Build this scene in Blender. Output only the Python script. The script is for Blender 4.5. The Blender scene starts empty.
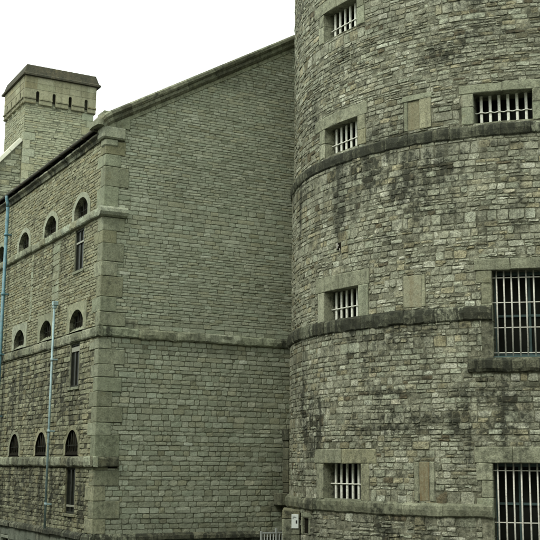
import bpy, bmesh, math, random
import numpy as np
from mathutils import Matrix, Vector

random.seed(7)
rng = np.random.default_rng(11)
scene = bpy.context.scene
COL = scene.collection
ZO = 3.0                     # eye height above the yard; wall heights below are given from eye level

# ------------------------------------------------------------------ objects
def link(o, parent=None):
    COL.objects.link(o)
    if parent is not None:
        o.parent = parent
    return o

def thing(name, label, cat, group=None):
    o = bpy.data.objects.new(name, None)
    o.empty_display_size = 0.3
    COL.objects.link(o)
    o['label'] = label; o['category'] = cat
    if group: o['group'] = group
    return o

class MB:
    """collects verts / faces / per-vertex data / material index"""
    def __init__(s):
        s.v = []; s.c = []; s.f = []; s.m = []; s.n = 0; s.sm = []
    def add(s, verts, faces, col=None, mat=0, smooth=False):
        verts = np.asarray(verts, float).reshape(-1, 3)
        if col is None:
            col = np.tile([random.random(), random.random(), 0.0], (len(verts), 1))
        col = np.asarray(col, float)
        if col.ndim == 1: col = np.tile(col, (len(verts), 1))
        s.v.append(verts); s.c.append(col)
        for f in faces:
            s.f.append([int(i) + s.n for i in f])
        s.m += [mat] * len(faces); s.sm += [smooth] * len(faces)
        s.n += len(verts)
    def build(s, name, mats, parent=None, label=None):
        me = bpy.data.meshes.new(name)
        V = np.concatenate(s.v) if s.v else np.zeros((0, 3))
        C = np.concatenate(s.c)
        me.from_pydata(V.tolist(), [], s.f)
        if not isinstance(mats, (list, tuple)): mats = [mats]
        for m in mats: me.materials.append(m)
        me.polygons.foreach_set('material_index', s.m)
        me.polygons.foreach_set('use_smooth', s.sm)
        a = me.color_attributes.new('stone', 'FLOAT_COLOR', 'POINT')
        cc = np.ones((len(V), 4), np.float32); cc[:, :3] = C
        a.data.foreach_set('color', cc.ravel())
        me.update()
        o = bpy.data.objects.new(name, me)
        link(o, parent)
        if label: o['label'] = label
        return o

# ------------------------------------------------------------------ value noise for geometry
_P = rng.random((256, 256))
def vnoise(x, y):
    x = np.asarray(x, float); y = np.asarray(y, float)
    xi = np.floor(x).astype(int); yi = np.floor(y).astype(int)
    fx = x - xi; fy = y - yi
    fx = fx * fx * (3 - 2 * fx); fy = fy * fy * (3 - 2 * fy)
    a = _P[xi & 255, yi & 255]; b = _P[(xi + 1) & 255, yi & 255]
    c = _P[xi & 255, (yi + 1) & 255]; d = _P[(xi + 1) & 255, (yi + 1) & 255]
    return (a * (1 - fx) + b * fx) * (1 - fy) + (c * (1 - fx) + d * fx) * fy
def fbm(x, y, o=3):
    r = 0; a = .5; t = 0
    for i in range(o):
        r = r + a * vnoise(x * 2 ** i + 17 * i, y * 2 ** i + 31 * i); t += a; a *= .5
    return r / t

# ------------------------------------------------------------------ wall coordinate systems
PHI = math.radians(61.092)
DG = np.array([math.sin(PHI), math.cos(PHI), 0.0])                     # along the gable, away to the right
DL = np.array([math.sin(PHI - math.pi / 2), math.cos(PHI - math.pi / 2), 0.0])  # along the side wall, away to the left
C0 = np.array([-4.011, 25.689, 0.0])                                   # foot of the near corner
UP = np.array([0, 0, 1.0])

class Plane:
    def __init__(s, o, d, n): s.o, s.d, s.nn = o, d, n; s.flip = np.dot(np.cross(d, UP), n) < 0
    def __call__(s, u, v, d):
        u = np.asarray(u, float)[..., None]; v = np.asarray(v, float)[..., None]; d = np.asarray(d, float)[..., None]
        return s.o + u * s.d + (v + ZO) * UP + d * s.nn
CT = np.array([6.461, 27.2, 0.0])
TC = -CT / np.linalg.norm(CT)
TR = np.array([-TC[1], TC[0], 0.0])
class Cyl:
    """u is arc length at radius R, 0 nearest the camera, positive to the right"""
    def __init__(s, R): s.R = R; s.flip = False
    def __call__(s, u, v, d):
        th = np.asarray(u, float) / s.R
        r = s.R + np.asarray(d, float)
        v = np.asarray(v, float)
        return CT + (np.cos(th) * r)[..., None] * TC + (np.sin(th) * r)[..., None] * TR + (v + ZO)[..., None] * UP
SIDE = Plane(C0, DL, -DG)
GABLE = Plane(C0, DG, -DL)

# ------------------------------------------------------------------ masonry
def subtract(r, h):
    u0, u1, v0, v1 = r; a0, a1, b0, b1 = h
    if a1 <= u0 or a0 >= u1 or b1 <= v0 or b0 >= v1: return [r]
    out = []
    if a0 > u0: out.append((u0, a0, v0, v1))
    if a1 < u1: out.append((a1, u1, v0, v1))
    x0, x1 = max(u0, a0), min(u1, a1)
    if b0 > v0: out.append((x0, x1, v0, b0))
    if b1 < v1: out.append((x0, x1, b1, v1))
    return out

def course_rects(u0, u1, v0, v1, hr, wr, holes=(), split=0.0, seed=1, topfn=None, jump=0.0):
    rnd = random.Random(seed); rects = []
    v = v0
    while v < v1 - 0.02:
        h = rnd.uniform(*hr)
        if rnd.random() < jump: h *= 1.7
        if v + h > v1 - hr[0] * .5: h = v1 - v
        u = u0 - rnd.random() * wr[1]
        while u < u1:
            if split and h > hr[0] * 1.25 and rnd.random() < split:
                cw = rnd.uniform(wr[1] * 1.0, wr[1] * 3)
                k = rnd.uniform(.38, .62)
                for (a, b) in ((v, v + h * k), (v + h * k, v + h)):
                    x = u
                    while x < u + cw - 1e-6:
                        w = rnd.uniform(wr[0], wr[1]) * .9
                        if x + w > u + cw - wr[0] * .6: w = u + cw - x
                        rects.append((x, x + w, a, b)); x += w
                u += cw
            else:
                w = rnd.uniform(*wr) * (1 + .5 * (rnd.random() < .12))
                rects.append((u, u + w, v, v + h)); u += w
        v += h
    out = []
    for r in rects:
        a, b = max(r[0], u0), min(r[1], u1)
        if b - a < .03: continue
        rr = [(a, b, r[2], r[3])]
        for hrect in holes:
            if hrect[3] <= r[2] or hrect[2] >= r[3]: continue
            n = []
            for q in rr: n += subtract(q, hrect)
            rr = n
        for q in rr:
            if topfn is not None:
                t = min(topfn(q[0]), topfn(q[1]))
                if q[2] >= t - .02: continue
                q = (q[0], q[1], q[2], min(q[3], t + .02))
            if q[1] - q[0] > .035 and q[3] - q[2] > .022: out.append(q)
    return out

def grid_faces(n, flip):
    f = []
    for j in range(n - 1):
        for i in range(n - 1):
            a = j * n + i
            q = [a, a + 1, a + n + 1, a + n]
            f.append(q[::-1] if flip else q)
    return f

def lay(mb, mp, rects, rings, jit=.004, relief=.006, bulge=.006, warp=0.0, soot=None, rnd=None, tint=None,
        smooth=False, mat=0, corner=.3, face=0.0, facevar=.004, tv=.17, backdark=0):
    """lay one solid stone per rect. rings: [(inset, depth)...] from the outside in"""
    if not rects: return
    R = np.array(rects); N = len(R); K = len(rings); n = 2 * K + 1
    g = rnd if rnd is not None else rng
    w = R[:, 1] - R[:, 0]; h = R[:, 3] - R[:, 2]
    idx = np.arange(n); ringid = np.minimum(idx, n - 1 - idx)      # 0..K
    def param(size):
        P = np.zeros((N, n))
        for i in range(n):
            k = ringid[i]
            if k == K: P[:, i] = .5 * size
            else:
                ins = np.minimum(rings[k][0], size * (.18 + .1 * k))
                P[:, i] = ins if i < K else size - ins
        return P
    PU, PV = param(w), param(h)
    U = R[:, 0][:, None, None] + np.repeat(PU[:, None, :], n, 1)
    V = R[:, 2][:, None, None] + np.repeat(PV[:, :, None], n, 2)
    rid = np.minimum(ringid[None, :], ringid[:, None])              # ring of each grid vertex
    D = np.zeros((N, n, n))
    fd = face + g.normal(0, 1, (N, 1, 1)) * facevar
    for k in range(K):
        D += np.where(rid == k, rings[k][1] + (fd if k > 0 else 0), 0)
    D += np.where(rid == K, rings[-1][1] + bulge + fd, 0)
    top = (rid >= min(K - 1, 1)) & (rid > 0)
    D += np.where(top, g.normal(0, 1, (N, n, n)) * relief, 0)
    # tilt of each face
    tx = g.normal(0, 1, (N, 1, 1)) * relief; ty = g.normal(0, 1, (N, 1, 1)) * relief
    xx = np.linspace(-1, 1, n)
    D += .5 * np.where(rid > 0, tx * xx[None, None, :] + ty * xx[None, :, None], 0)
    # jitter of the outline: the same for all rings of one grid position
    ju = g.normal(0, 1, (N, n, n)) * jit; jv = g.normal(0, 1, (N, n, n)) * jit
    for (i, j) in ((0, 0), (0, n - 1), (n - 1, 0), (n - 1, n - 1)):
        for k in range(K):
            a = k if i == 0 else n - 1 - k; b = k if j == 0 else n - 1 - k
            pull = corner * np.minimum(w, h) * g.random(N) * .5
            U[:, a, b] += (1 if j == 0 else -1) * pull
            V[:, a, b] += (1 if i == 0 else -1) * pull * .6
            ju[:, a, b] = ju[:, i, j]; jv[:, a, b] = jv[:, i, j]
    U = U + ju; V = V + jv
    if warp: V = V + warp * 2 * (fbm(U * .8 + 5, V * .9 + 9) - .5)
    P = mp(U, V, D)
    c = np.zeros((N, n, n, 3))
    t = np.clip(g.normal(.5, tv, N), 0, 1) if tint is None else np.full(N, 1.0) * tint
    c[..., 0] = t[:, None, None]; c[..., 1] = g.random(N)[:, None, None]
    if soot is not None: c[..., 2] = soot(U, V)
    if backdark: c[..., 2] = np.where(rid == 0, backdark, c[..., 2])  # stone darkens towards its back edge
    base = np.array(grid_faces(n, mp.flip))
    F = (base[None] + (np.arange(N) * n * n)[:, None, None]).reshape(-1, 4)
    mb.v.append(P.reshape(-1, 3)); mb.c.append(c.reshape(-1, 3))
    mb.f += (F + mb.n).tolist(); mb.m += [mat] * len(F); mb.sm += [smooth] * len(F); mb.n += N * n * n

def backing(mb, mp, u0, u1, v0, v1, holes, depth, soot=None, step=.4, mat=1, topfn=None):
    us = set(np.round(np.linspace(u0, u1, max(2, int((u1 - u0) / step) + 1)), 4)); vs = set(np.round(np.linspace(v0, v1, max(2, int((v1 - v0) / step) + 1)), 4))
    for h in holes:
        for x in h[:2]:
            if u0 < x < u1: us.add(round(x, 4))
        for x in h[2:]:
            if v0 < x < v1: vs.add(round(x, 4))
    us = np.array(sorted(us)); vs = np.array(sorted(vs))
    U, V = np.meshgrid(us, vs)
    if topfn is not None:
        T = np.vectorize(topfn)(U); V = np.minimum(V, T)
    P = mp(U, V, np.full(U.shape, depth)).reshape(-1, 3)
    n = len(us); F = []
    for j in range(len(vs) - 1):
        for i in range(n - 1):
            cu = (us[i] + us[i + 1]) / 2; cv = (vs[j] + vs[j + 1]) / 2
            if any(h[0] < cu < h[1] and h[2] < cv < h[3] for h in holes): continue
            if topfn is not None and vs[j] >= max(topfn(us[i]), topfn(us[i + 1])): continue
            a = j * n + i; q = [a, a + 1, a + n + 1, a + n]
            F.append(q[::-1] if mp.flip else q)
    c = np.zeros((len(P), 3)); c[:, 0] = .5; c[:, 1] = .5
    if soot is not None: c[:, 2] = soot(U, V).ravel()
    mb.add(P, F, c, mat)

RUB = [(.0028, -.035), (.0085, .0)]
FINE = [(.0018, -.03), (.006, .0)]
ASH = [(.002, -.06), (.003, -.008), (.011, .0)]

def string_course(mb, mp, u0, u1, prof, blk=(.45, .95), amp=.010, soot=None, seed=3, step=.07, lvl=.006):
    """moulded stone course in separate blocks; prof = [(depth, v)...] from top back to bottom back"""
    rnd = random.Random(seed); u = u0; prof = np.array(prof); k = len(prof)
    while u < u1 - 1e-6:
        w = rnd.uniform(*blk)
        if u + w > u1 - blk[0] * .5: w = u1 - u
        a, b = u + .003, u + w - .003
        m = max(3, int((b - a) / step) + 1)
        us = np.linspace(a, b, m); off = rnd.gauss(0, lvl); offd = rnd.gauss(0, lvl)
        U = np.repeat(us[:, None], k, 1)
        D = np.repeat(prof[None, :, 0], m, 0).copy(); V = np.repeat(prof[None, :, 1], m, 0).copy()
        nz = (fbm(U * 7 + seed * 3, V * 25 + seed) - .5) * 2 * amp + (fbm(U * 22 + seed * 3, V * 50 + seed, 2) - .5) * amp
        inner = np.ones(k, bool); inner[0] = inner[-1] = False
        D[:, inner] += nz[:, inner] + offd
        V[:, inner] += (fbm(U * 5 + 40, V * 3 + seed, 3)[:, inner] - .5) * 2 * amp + off
        e = np.ones(m); e[0] = e[-1] = 0
        D[:, inner] -= ((1 - e) * .008)[:, None]
        P = mp(U, V, D).reshape(-1, 3)
        F = []
        for i in range(m - 1):
            for j in range(k - 1):
                q = [i * k + j, i * k + j + 1, (i + 1) * k + j + 1, (i + 1) * k + j]
                F.append(q[::-1] if mp.flip else q)
        F.append(list(range(k))); F.append([(m - 1) * k + j for j in range(k)][::-1])
        c = np.zeros((len(P), 3)); c[:, 0] = rnd.random(); c[:, 1] = rnd.random()
        if soot is not None: c[:, 2] = soot(U, V).ravel()
        mb.add(P, F, c, 0, False)
        u += w

def cbox(mb, o, ax, lo, hi, bev=.012, mat=0, tint=None, soot=0.0, jit=0.0):
    """chamfered box in the frame o + a*ax0 + b*ax1 + c*ax2"""
    lo = np.array(lo, float); hi = np.array(hi, float)
    vs = []; ids = {}
    for c in [(x, y, z) for x in (0, 1) for y in (0, 1) for z in (0, 1)]:
        p = np.where(np.array(c) == 0, lo, hi) + np.array([random.gauss(0, jit) for _ in range(3)])
        for a in range(3):
            q = p.copy()
            for b in range(3):
                if b != a: q[b] += bev * (1 if c[b] == 0 else -1)
            ids[(c, a)] = len(vs); vs.append(q)      # lies on the face normal to axis a
    F = []
    for a in range(3):
        b, c = [(1, 2), (2, 0), (0, 1)][a]
        for s in (0, 1):
            q = []
            for (x, y) in ((0, 0), (1, 0), (1, 1), (0, 1)):
                k = [0, 0, 0]; k[a] = s; k[b] = x; k[c] = y
                q.append(ids[(tuple(k), a)])
            F.append(q if s else q[::-1])
    for a in range(3):          # edges running along axis a
        b, c = [(1, 2), (2, 0), (0, 1)][a]
        for x in (0, 1):
            for y in (0, 1):
                k0 = [0, 0, 0]; k0[b] = x; k0[c] = y; k1 = list(k0); k1[a] = 1
                k0 = tuple(k0); k1 = tuple(k1)
                q = [ids[(k0, b)], ids[(k1, b)], ids[(k1, c)], ids[(k0, c)]]
                F.append(q if (x != y) else q[::-1])
    for c in [(x, y, z) for x in (0, 1) for y in (0, 1) for z in (0, 1)]:
        q = [ids[(c, 0)], ids[(c, 1)], ids[(c, 2)]]
        F.append(q if sum(c) % 2 else q[::-1])
    vs = np.array(vs)
    ax = np.array(ax)
    P = np.asarray(o) + vs @ ax
    t = random.random() if tint is None else tint
    mb.add(P, F, [t, random.random(), soot], mat)

def loc_box(mb, mp, u0, u1, v0, v1, d0, d1, **k):
    """box on a plane or at a chord of the cylinder"""
    uc = (u0 + u1) / 2
    o = mp(np.array(uc), np.array(0.), np.array(0.)); e = 1e-3
    du = (mp(np.array(uc + e), np.array(0.), np.array(0.)) - o) / e; dn = mp(np.array(uc), np.array(0.), np.array(1.)) - o
    cbox(mb, o, [du, UP, dn], (u0 - uc, v0, d0), (u1 - uc, v1, d1), **k)

def tube(mb, pts, r, seg=10, mat=0, tint=.5, soot=0., cap=True):
    pts = [np.array(p, float) for p in pts]; V = []; F = []
    for i, p in enumerate(pts):
        t = pts[min(i + 1, len(pts) - 1)] - pts[max(i - 1, 0)]; t /= np.linalg.norm(t)
        a = np.array([0, 0, 1.]) if abs(t[2]) < .9 else np.array([1., 0, 0])
        x = np.cross(a, t); x /= np.linalg.norm(x); y = np.cross(t, x)
        for s in range(seg):
            q = 2 * math.pi * s / seg
            V.append(p + r * (math.cos(q) * x + math.sin(q) * y))
    for i in range(len(pts) - 1):
        for s in range(seg):
            a = i * seg + s; b = i * seg + (s + 1) % seg
            F.append([a, b, b + seg, a + seg])
    if cap:
        F.append(list(range(seg))[::-1]); F.append([(len(pts) - 1) * seg + s for s in range(seg)])
    mb.add(V, F, [tint, .5, soot], mat, True)

# ------------------------------------------------------------------ materials
def nt(name):
    m = bpy.data.materials.new(name); m.use_nodes = True
    t = m.node_tree; t.nodes.clear()
    out = t.nodes.new('ShaderNodeOutputMaterial'); b = t.nodes.new('ShaderNodeBsdfPrincipled')
    t.links.new(b.outputs[0], out.inputs[0])
    return m, t, b
def nd(t, k, **p):
    n = t.nodes.new(k)
    for a, b in p.items(): setattr(n, a, b)
    return n
def noise(t, vec, scale, detail=4, rough=.55):
    n = nd(t, 'ShaderNodeTexNoise'); n.inputs['Scale'].default_value = scale
    n.inputs['Detail'].default_value = detail; n.inputs['Roughness'].default_value = rough
    t.links.new(vec, n.inputs['Vector']); return n.outputs['Fac']
def mapping(t, vec, sc):
    m = nd(t, 'ShaderNodeMapping'); m.inputs['Scale'].default_value = sc
    t.links.new(vec, m.inputs['Vector']); return m.outputs[0]
def ramp(t, fac, stops, interp='LINEAR'):
    r = nd(t, 'ShaderNodeValToRGB'); r.color_ramp.interpolation = interp
    el = r.color_ramp.elements
    while len(el) < len(stops): el.new(.5)
    for e, (p, c) in zip(el, stops):
        e.position = p; e.color = (*c, 1) if len(c) == 3 else c
    t.links.new(fac, r.inputs[0]); return r.outputs[0]
def rangev(t, v, a, b, c, d):
    m = nd(t, 'ShaderNodeMapRange'); t.links.new(v, m.inputs[0])
    for i, x in zip((1, 2, 3, 4), (a, b, c, d)): m.inputs[i].default_value = x
    return m.outputs[0]
def mix(t, fac, a, b, mode='MIX'):
    m = nd(t, 'ShaderNodeMix', data_type='RGBA', blend_type=mode)
    for s, v in ((m.inputs[0], fac), (m.inputs[6], a), (m.inputs[7], b)):
        if hasattr(v, 'is_output'): t.links.new(v, s)
        elif isinstance(v, (int, float)): s.default_value = v
        else: s.default_value = (*v, 1)
    return m.outputs[2]
def mth(t, op, a, b=None, clamp=False):
    m = nd(t, 'ShaderNodeMath', operation=op, use_clamp=clamp)
    for s, v in ((m.inputs[0], a), (m.inputs[1], b)):
        if v is None: continue
        if hasattr(v, 'is_output'): t.links.new(v, s)
        else: s.default_value = v
    return m.outputs[0]
def comb(t, v):
    c = nd(t, 'ShaderNodeCombineColor')
    for i in range(3): t.links.new(v, c.inputs[i])
    return c.outputs[0]

DARK = (.026, .028, .02)
def stone_mat(name, stops, gain=1.0, mott=.5, streak=.0, bump=.5, lichen=.0, gen_soot=.0, brown=.25, sootcol=DARK, speck=.5, stone_dep=.16, stsc=3.6, odd=0):
    m, t, b = nt(name)
    pos = nd(t, 'ShaderNodeNewGeometry').outputs['Position']
    at = nd(t, 'ShaderNodeAttribute', attribute_name='stone')
    sep = nd(t, 'ShaderNodeSeparateColor'); t.links.new(at.outputs['Color'], sep.inputs[0])
    tint, r2, soot = sep.outputs[0], sep.outputs[1], sep.outputs[2]
    n_big = noise(t, pos, .55, 4); n_mid = noise(t, pos, 5.5, 5, .6); n_fine = noise(t, pos, 34, 6, .7)
    n_mic = noise(t, pos, 110, 3, .6)
    # offset tint by mottling so that a block is never one flat tone
    tt = mth(t, 'ADD', tint, mth(t, 'MULTIPLY', mth(t, 'SUBTRACT', n_mid, .5), mott), clamp=True)
    col = ramp(t, tt, [(p, tuple(x * gain for x in c)) for p, c in stops])
    # some stones are browner, some bluer
    warm = rangev(t, r2, .72, 1., 0., brown); cool = rangev(t, r2, .0, .3, .3, 0.)
    col = mix(t, warm, col, mix(t, 1., col, (1.14, .97, .68), 'MULTIPLY'))
    if odd: col = mix(t, rangev(t, r2, odd, odd + .005, 0., .85), col, (.118, .096, .06))
    col = mix(t, cool, col, mix(t, 1., col, (.86, 1.0, .98), 'MULTIPLY'))
    col = mix(t, 1., col, comb(t, rangev(t, n_fine, .3, .72, 1 - speck, 1 + speck * .8)), 'MULTIPLY')
    col = mix(t, 1., col, comb(t, rangev(t, n_big, .3, .7, .84, 1.14)), 'MULTIPLY')
    if lichen:
        l = noise(t, pos, 13, 5, .65)
        col = mix(t, rangev(t, l, .60, .70, 0., lichen), col, (.50, .51, .40))
        l2 = noise(t, mapping(t, pos, (1, 1, 1)), 3.1, 5, .7)
        col = mix(t, rangev(t, l2, .60, .74, 0., lichen * .8), col, (.26, .22, .09))
    st = noise(t, mapping(t, pos, (stsc, stsc, .22)), 1.0, 5, .6)
    spot = noise(t, pos, 9, 5, .7)
    # black crust: painted amount from the mesh, broken up by the noises
    nn = mth(t, 'ADD', mth(t, 'ADD', mth(t, 'MULTIPLY', st, .6), mth(t, 'MULTIPLY', spot, .4)), mth(t, 'MULTIPLY', mth(t, 'SUBTRACT', r2, .5), stone_dep))
    a = mth(t, 'MULTIPLY', soot, rangev(t, nn, .34, .68, .0, 1.3))
    if streak: a = mth(t, 'ADD', a, rangev(t, st, .50, .72, 0., streak))
    if gen_soot: a = mth(t, 'ADD', a, rangev(t, mth(t, 'ADD', mth(t, 'MULTIPLY', spot, .6), mth(t, 'MULTIPLY', n_big, .4)), .50, .66, 0., gen_soot))
    a = mth(t, 'MINIMUM', a, .93)
    col = mix(t, a, col, sootcol)
    t.links.new(col, b.inputs['Base Color'])
    b.inputs['Roughness'].default_value = .93; b.inputs['Specular IOR Level'].default_value = .25
    h = mth(t, 'ADD', mth(t, 'MULTIPLY', n_fine, .6), mth(t, 'MULTIPLY', n_mid, .8))
    h = mth(t, 'ADD', h, mth(t, 'MULTIPLY', n_mic, .18))
    bp = nd(t, 'ShaderNodeBump'); bp.inputs['Strength'].default_value = bump; bp.inputs['Distance'].default_value = .03
    t.links.new(h, bp.inputs['Height']); t.links.new(bp.outputs[0], b.inputs['Normal'])
    return m

def plain_mat(name, col, rough=.6, var=.15, metal=0., bump=.1, rust=None, scale=8):
    m, t, b = nt(name)
    pos = nd(t, 'ShaderNodeNewGeometry').outputs['Position']
    n1 = noise(t, pos, scale, 5, .65)
    c = mix(t, 1., col, comb(t, rangev(t, n1, .3, .7, 1 - var, 1 + var)), 'MULTIPLY')
    if rust: c = mix(t, rangev(t, noise(t, pos, scale * 1.7, 6, .7), .56, .66, 0, .8), c, rust)
    t.links.new(c, b.inputs['Base Color'])
    b.inputs['Roughness'].default_value = rough; b.inputs['Metallic'].default_value = metal
    bp = nd(t, 'ShaderNodeBump'); bp.inputs['Strength'].default_value = bump; bp.inputs['Distance'].default_value = .01
    t.links.new(noise(t, pos, scale * 5, 4), bp.inputs['Height']); t.links.new(bp.outputs[0], b.inputs['Normal'])
    return m

GREY = [(0., (.17, .176, .115)), (.3, (.235, .245, .165)), (.62, (.29, .302, .212)), (.88, (.35, .362, .262)), (1., (.42, .43, .325))]
TOWER = [(0., (.125, .122, .08)), (.22, (.215, .215, .15)), (.5, (.30, .303, .215)), (.8, (.385, .388, .285)), (1., (.50, .50, .385))]
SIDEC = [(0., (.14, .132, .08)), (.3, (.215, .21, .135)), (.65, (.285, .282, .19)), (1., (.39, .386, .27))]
SQC = [(0., (.24, .243, .165)), (.5, (.30, .305, .212)), (1., (.37, .375, .27))]
GREY = [(p_, (c_[0] * 1.08, c_[1] * 1.10, c_[2] * 1.20)) for p_, c_ in GREY]
SIDEC = [(p_, tuple(x * 1.06 for x in c_)) for p_, c_ in SIDEC]
TOWER = [(p_, (c_[0], c_[1], c_[2] * 1.06)) for p_, c_ in TOWER]
M = {}
M['gable'] = stone_mat('gable_rubble_stone', GREY, 1.0, .40, bump=.32, brown=.28, gen_soot=.18, speck=.34)
M['sq'] = stone_mat('pale_rubble_stone', SQC, 1.0, .4, bump=.4, brown=.3, gen_soot=.15, speck=.35)
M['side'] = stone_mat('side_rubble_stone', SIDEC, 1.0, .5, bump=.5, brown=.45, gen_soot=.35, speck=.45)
M['tower'] = stone_mat('tower_rubble_stone', TOWER, 1.08, .9, bump=.75, brown=.6, lichen=.6, gen_soot=.65, speck=.72, odd=.97)
M['ashlar'] = stone_mat('dressed_stone', [(0., (.21, .22, .15)), (.5, (.285, .30, .212)), (1., (.34, .36, .275))], 1., 1.0, bump=.5, brown=.4, gen_soot=.45, lichen=.3, streak=.2, speck=.42)
M['tashlar'] = stone_mat('tower_dressed_stone', [(0., (.16, .165, .112)), (.5, (.25, .258, .182)), (1., (.36, .368, .27))], 1., 1.0, bump=.55, brown=.4, gen_soot=.55, lichen=.3, streak=.25, speck=.5)
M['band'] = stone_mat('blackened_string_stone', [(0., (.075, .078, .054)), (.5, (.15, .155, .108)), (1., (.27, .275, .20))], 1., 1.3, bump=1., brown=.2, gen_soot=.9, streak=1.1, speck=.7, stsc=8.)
M['cope'] = stone_mat('weathered_coping_stone', [(0., (.10, .102, .07)), (.5, (.165, .168, .115)), (1., (.25, .255, .18))], 1., .9, bump=.6, brown=.25, gen_soot=.5, streak=.2, lichen=.3, speck=.5)
M['plinth'] = stone_mat('plinth_stone', [(0., (.13, .15, .12)), (.5, (.20, .225, .18)), (1., (.28, .30, .24))], 1., .8, bump=.5, gen_soot=.6, streak=.5)
M['mortar'] = stone_mat('lime_mortar', [(0., (.10, .103, .07)), (.5, (.16, .165, .113)), (1., (.25, .255, .18))], 1., 1.0, bump=.8, gen_soot=.5)
M['sqtop'] = stone_mat('warm_dressed_stone', [(0., (.20, .19, .12)), (.5, (.27, .262, .172)), (1., (.33, .325, .225))], 1., .9, bump=.4, brown=.4, gen_soot=.35, streak=.35, lichen=.2, speck=.35)
M['sqcap'] = stone_mat('brown_cap_stone', [(0., (.05, .043, .027)), (.5, (.082, .073, .046)), (1., (.13, .12, .08))], 1., .9, bump=.6, gen_soot=.5, streak=.3, lichen=.2, speck=.5)
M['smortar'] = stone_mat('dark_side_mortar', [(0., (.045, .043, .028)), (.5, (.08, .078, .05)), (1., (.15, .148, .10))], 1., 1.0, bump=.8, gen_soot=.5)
M['tmortar'] = stone_mat('tower_mortar', [(0., (.06, .06, .04)), (.4, (.15, .15, .105)), (1., (.42, .415, .31))], 1., 1.8, bump=.8, gen_soot=.5)
M['panel'] = stone_mat('blocking_slab_stone', [(0., (.18, .182, .125)), (.5, (.25, .252, .178)), (1., (.33, .332, .24))], 1., .9, bump=.45, streak=.6, lichen=.2, gen_soot=.3, stsc=7., sootcol=(.16, .118, .062))
M['bar'] = plain_mat('bar_paint', (.66, .67, .60), .45, .2, rust=(.20, .13, .08), scale=16)
M['barthin'] = plain_mat('grille_paint', (.50, .49, .44), .45, .2, rust=(.20, .12, .08), scale=18)
M['teal'] = plain_mat('teal_frame_paint', (.045, .08, .08), .45, .2)
M['frame'] = plain_mat('dark_window_frame', (.028, .03, .024), .7, .3)
M['glass'] = plain_mat('dark_window_glass', (.012, .013, .011), .22, .3, bump=.02, scale=2)
M['dusty'] = plain_mat('dirty_dark_pane', (.022, .019, .013), .55, .5, bump=.2, scale=9)
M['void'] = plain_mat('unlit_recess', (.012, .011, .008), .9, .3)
M['white'] = plain_mat('pale_timber', (.22, .22, .17), .5, .2)
M['blue'] = plain_mat('blue_pipe_paint', (.075, .175, .215), .5, .35, rust=(.12, .14, .12), scale=7)
M['palepipe'] = plain_mat('pale_blue_pipe_paint', (.25, .355, .375), .55, .3, rust=(.17, .18, .14), scale=6)
M['iron'] = plain_mat('cast_iron_gutter', (.045, .042, .03), .85, .4, rust=(.08, .055, .03), scale=3)
M['slate'] = plain_mat('roof_slate', (.06, .062, .06), .7, .35, scale=4)
M['gal'] = plain_mat('galvanised_steel', (.42, .45, .44), .45, .15, metal=.3)
M['sign'] = plain_mat('notice_white', (.62, .66, .64), .5, .06, scale=20)
M['ink'] = plain_mat('notice_ink', (.02, .02, .02), .6, .1)
for k_, sp_ in (('glass', .05), ('dusty', .03), ('void', .02), ('frame', .08)): M[k_].node_tree.nodes['Principled BSDF'].inputs['Specular IOR Level'].default_value = sp_

# ------------------------------------------------------------------ stains placed on the walls
def patches(lst, base=0.0):
    def f(U, V):
        r = np.zeros_like(U, dtype=float) + base
        for (u, v, ru, rv, s) in lst:
            q = ((U - u) / ru) ** 2 + ((V - v) / rv) ** 2
            r = np.maximum(r, s * np.clip(1.25 - q, 0, 1))
        r = r * (.72 + .9 * fbm(U * 2.2 + 3, V * .8 + 8)) 
        return np.clip(r, 0, 1)
    return f

# ================================================================== CELL BLOCK
block = thing('cell_block', 'long gabled stone prison wing with small arched windows, quoined corner and blue downpipe', 'building')

LEN = 23.5; GW = 13.0; SL = .583
def gable_top(u):
    return 8.47 + SL * min(u, GW - u) if 0 <= u <= GW else 8.2
WA = [1.65 + 2.49 * i for i in range(9)]       # window centres along the side wall
S0, S1 = -1.62, 7.95
side_holes = []; side_back = []; arch = []; EXPO = {'A': 2.1, 'B': 2.1, 'C': 2.3}
rows = [('A', 6.13, 6.40, .27, 1.0), ('B', 3.24, 3.52, .27, 1.0), ('C', .20, .46, .35, .93)]
for (nm, z0, zs, rise, w) in rows:
    for i, c in enumerate(WA):
        arch.append((nm, c + (.02 if nm != 'A' else 0), z0, zs, rise, w))
        top = zs + rise
        pad, up_ = {'A': (.16, .12), 'B': (.20, .15), 'C': (.11, .08)}[nm]
        side_back.append((c - w / 2 - .01, c + w / 2 + .01, z0 - .02, zs)); 
        if nm == 'B': side_holes.append((c - w / 2 - pad, c + w / 2 + pad, z0 - .1, top + up_))
        else: side_holes.append((c - w / 2 - pad + .02, c + w / 2 + pad - .02, z0 - .1, zs + .02))
        for q in range(6):
            f0, f1 = q / 6, (q + 1) / 6
            ex = EXPO[nm]
            hw = w / 2 * (1 - f0) ** (1 / ex)
            side_back.append((c - hw - .01, c + hw + .01, zs + rise * f0, zs + rise * f1 + .005))
            if nm != 'B':
                ho = (w / 2 + pad - .02) * (1 - f0) ** (1 / ex)
                side_holes.append((c - ho, c + ho, zs + .02 + (rise + up_ - .04) * f0, zs + .02 + (rise + up_ - .04) * f1))
slits = [(1.35, 2.02, 4.79, 5.86), (1.35, 2.05, 1.86, 2.94), (1.30, 2.0, -1.20, -.10)]
side_holes += slits; side_back += slits

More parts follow.
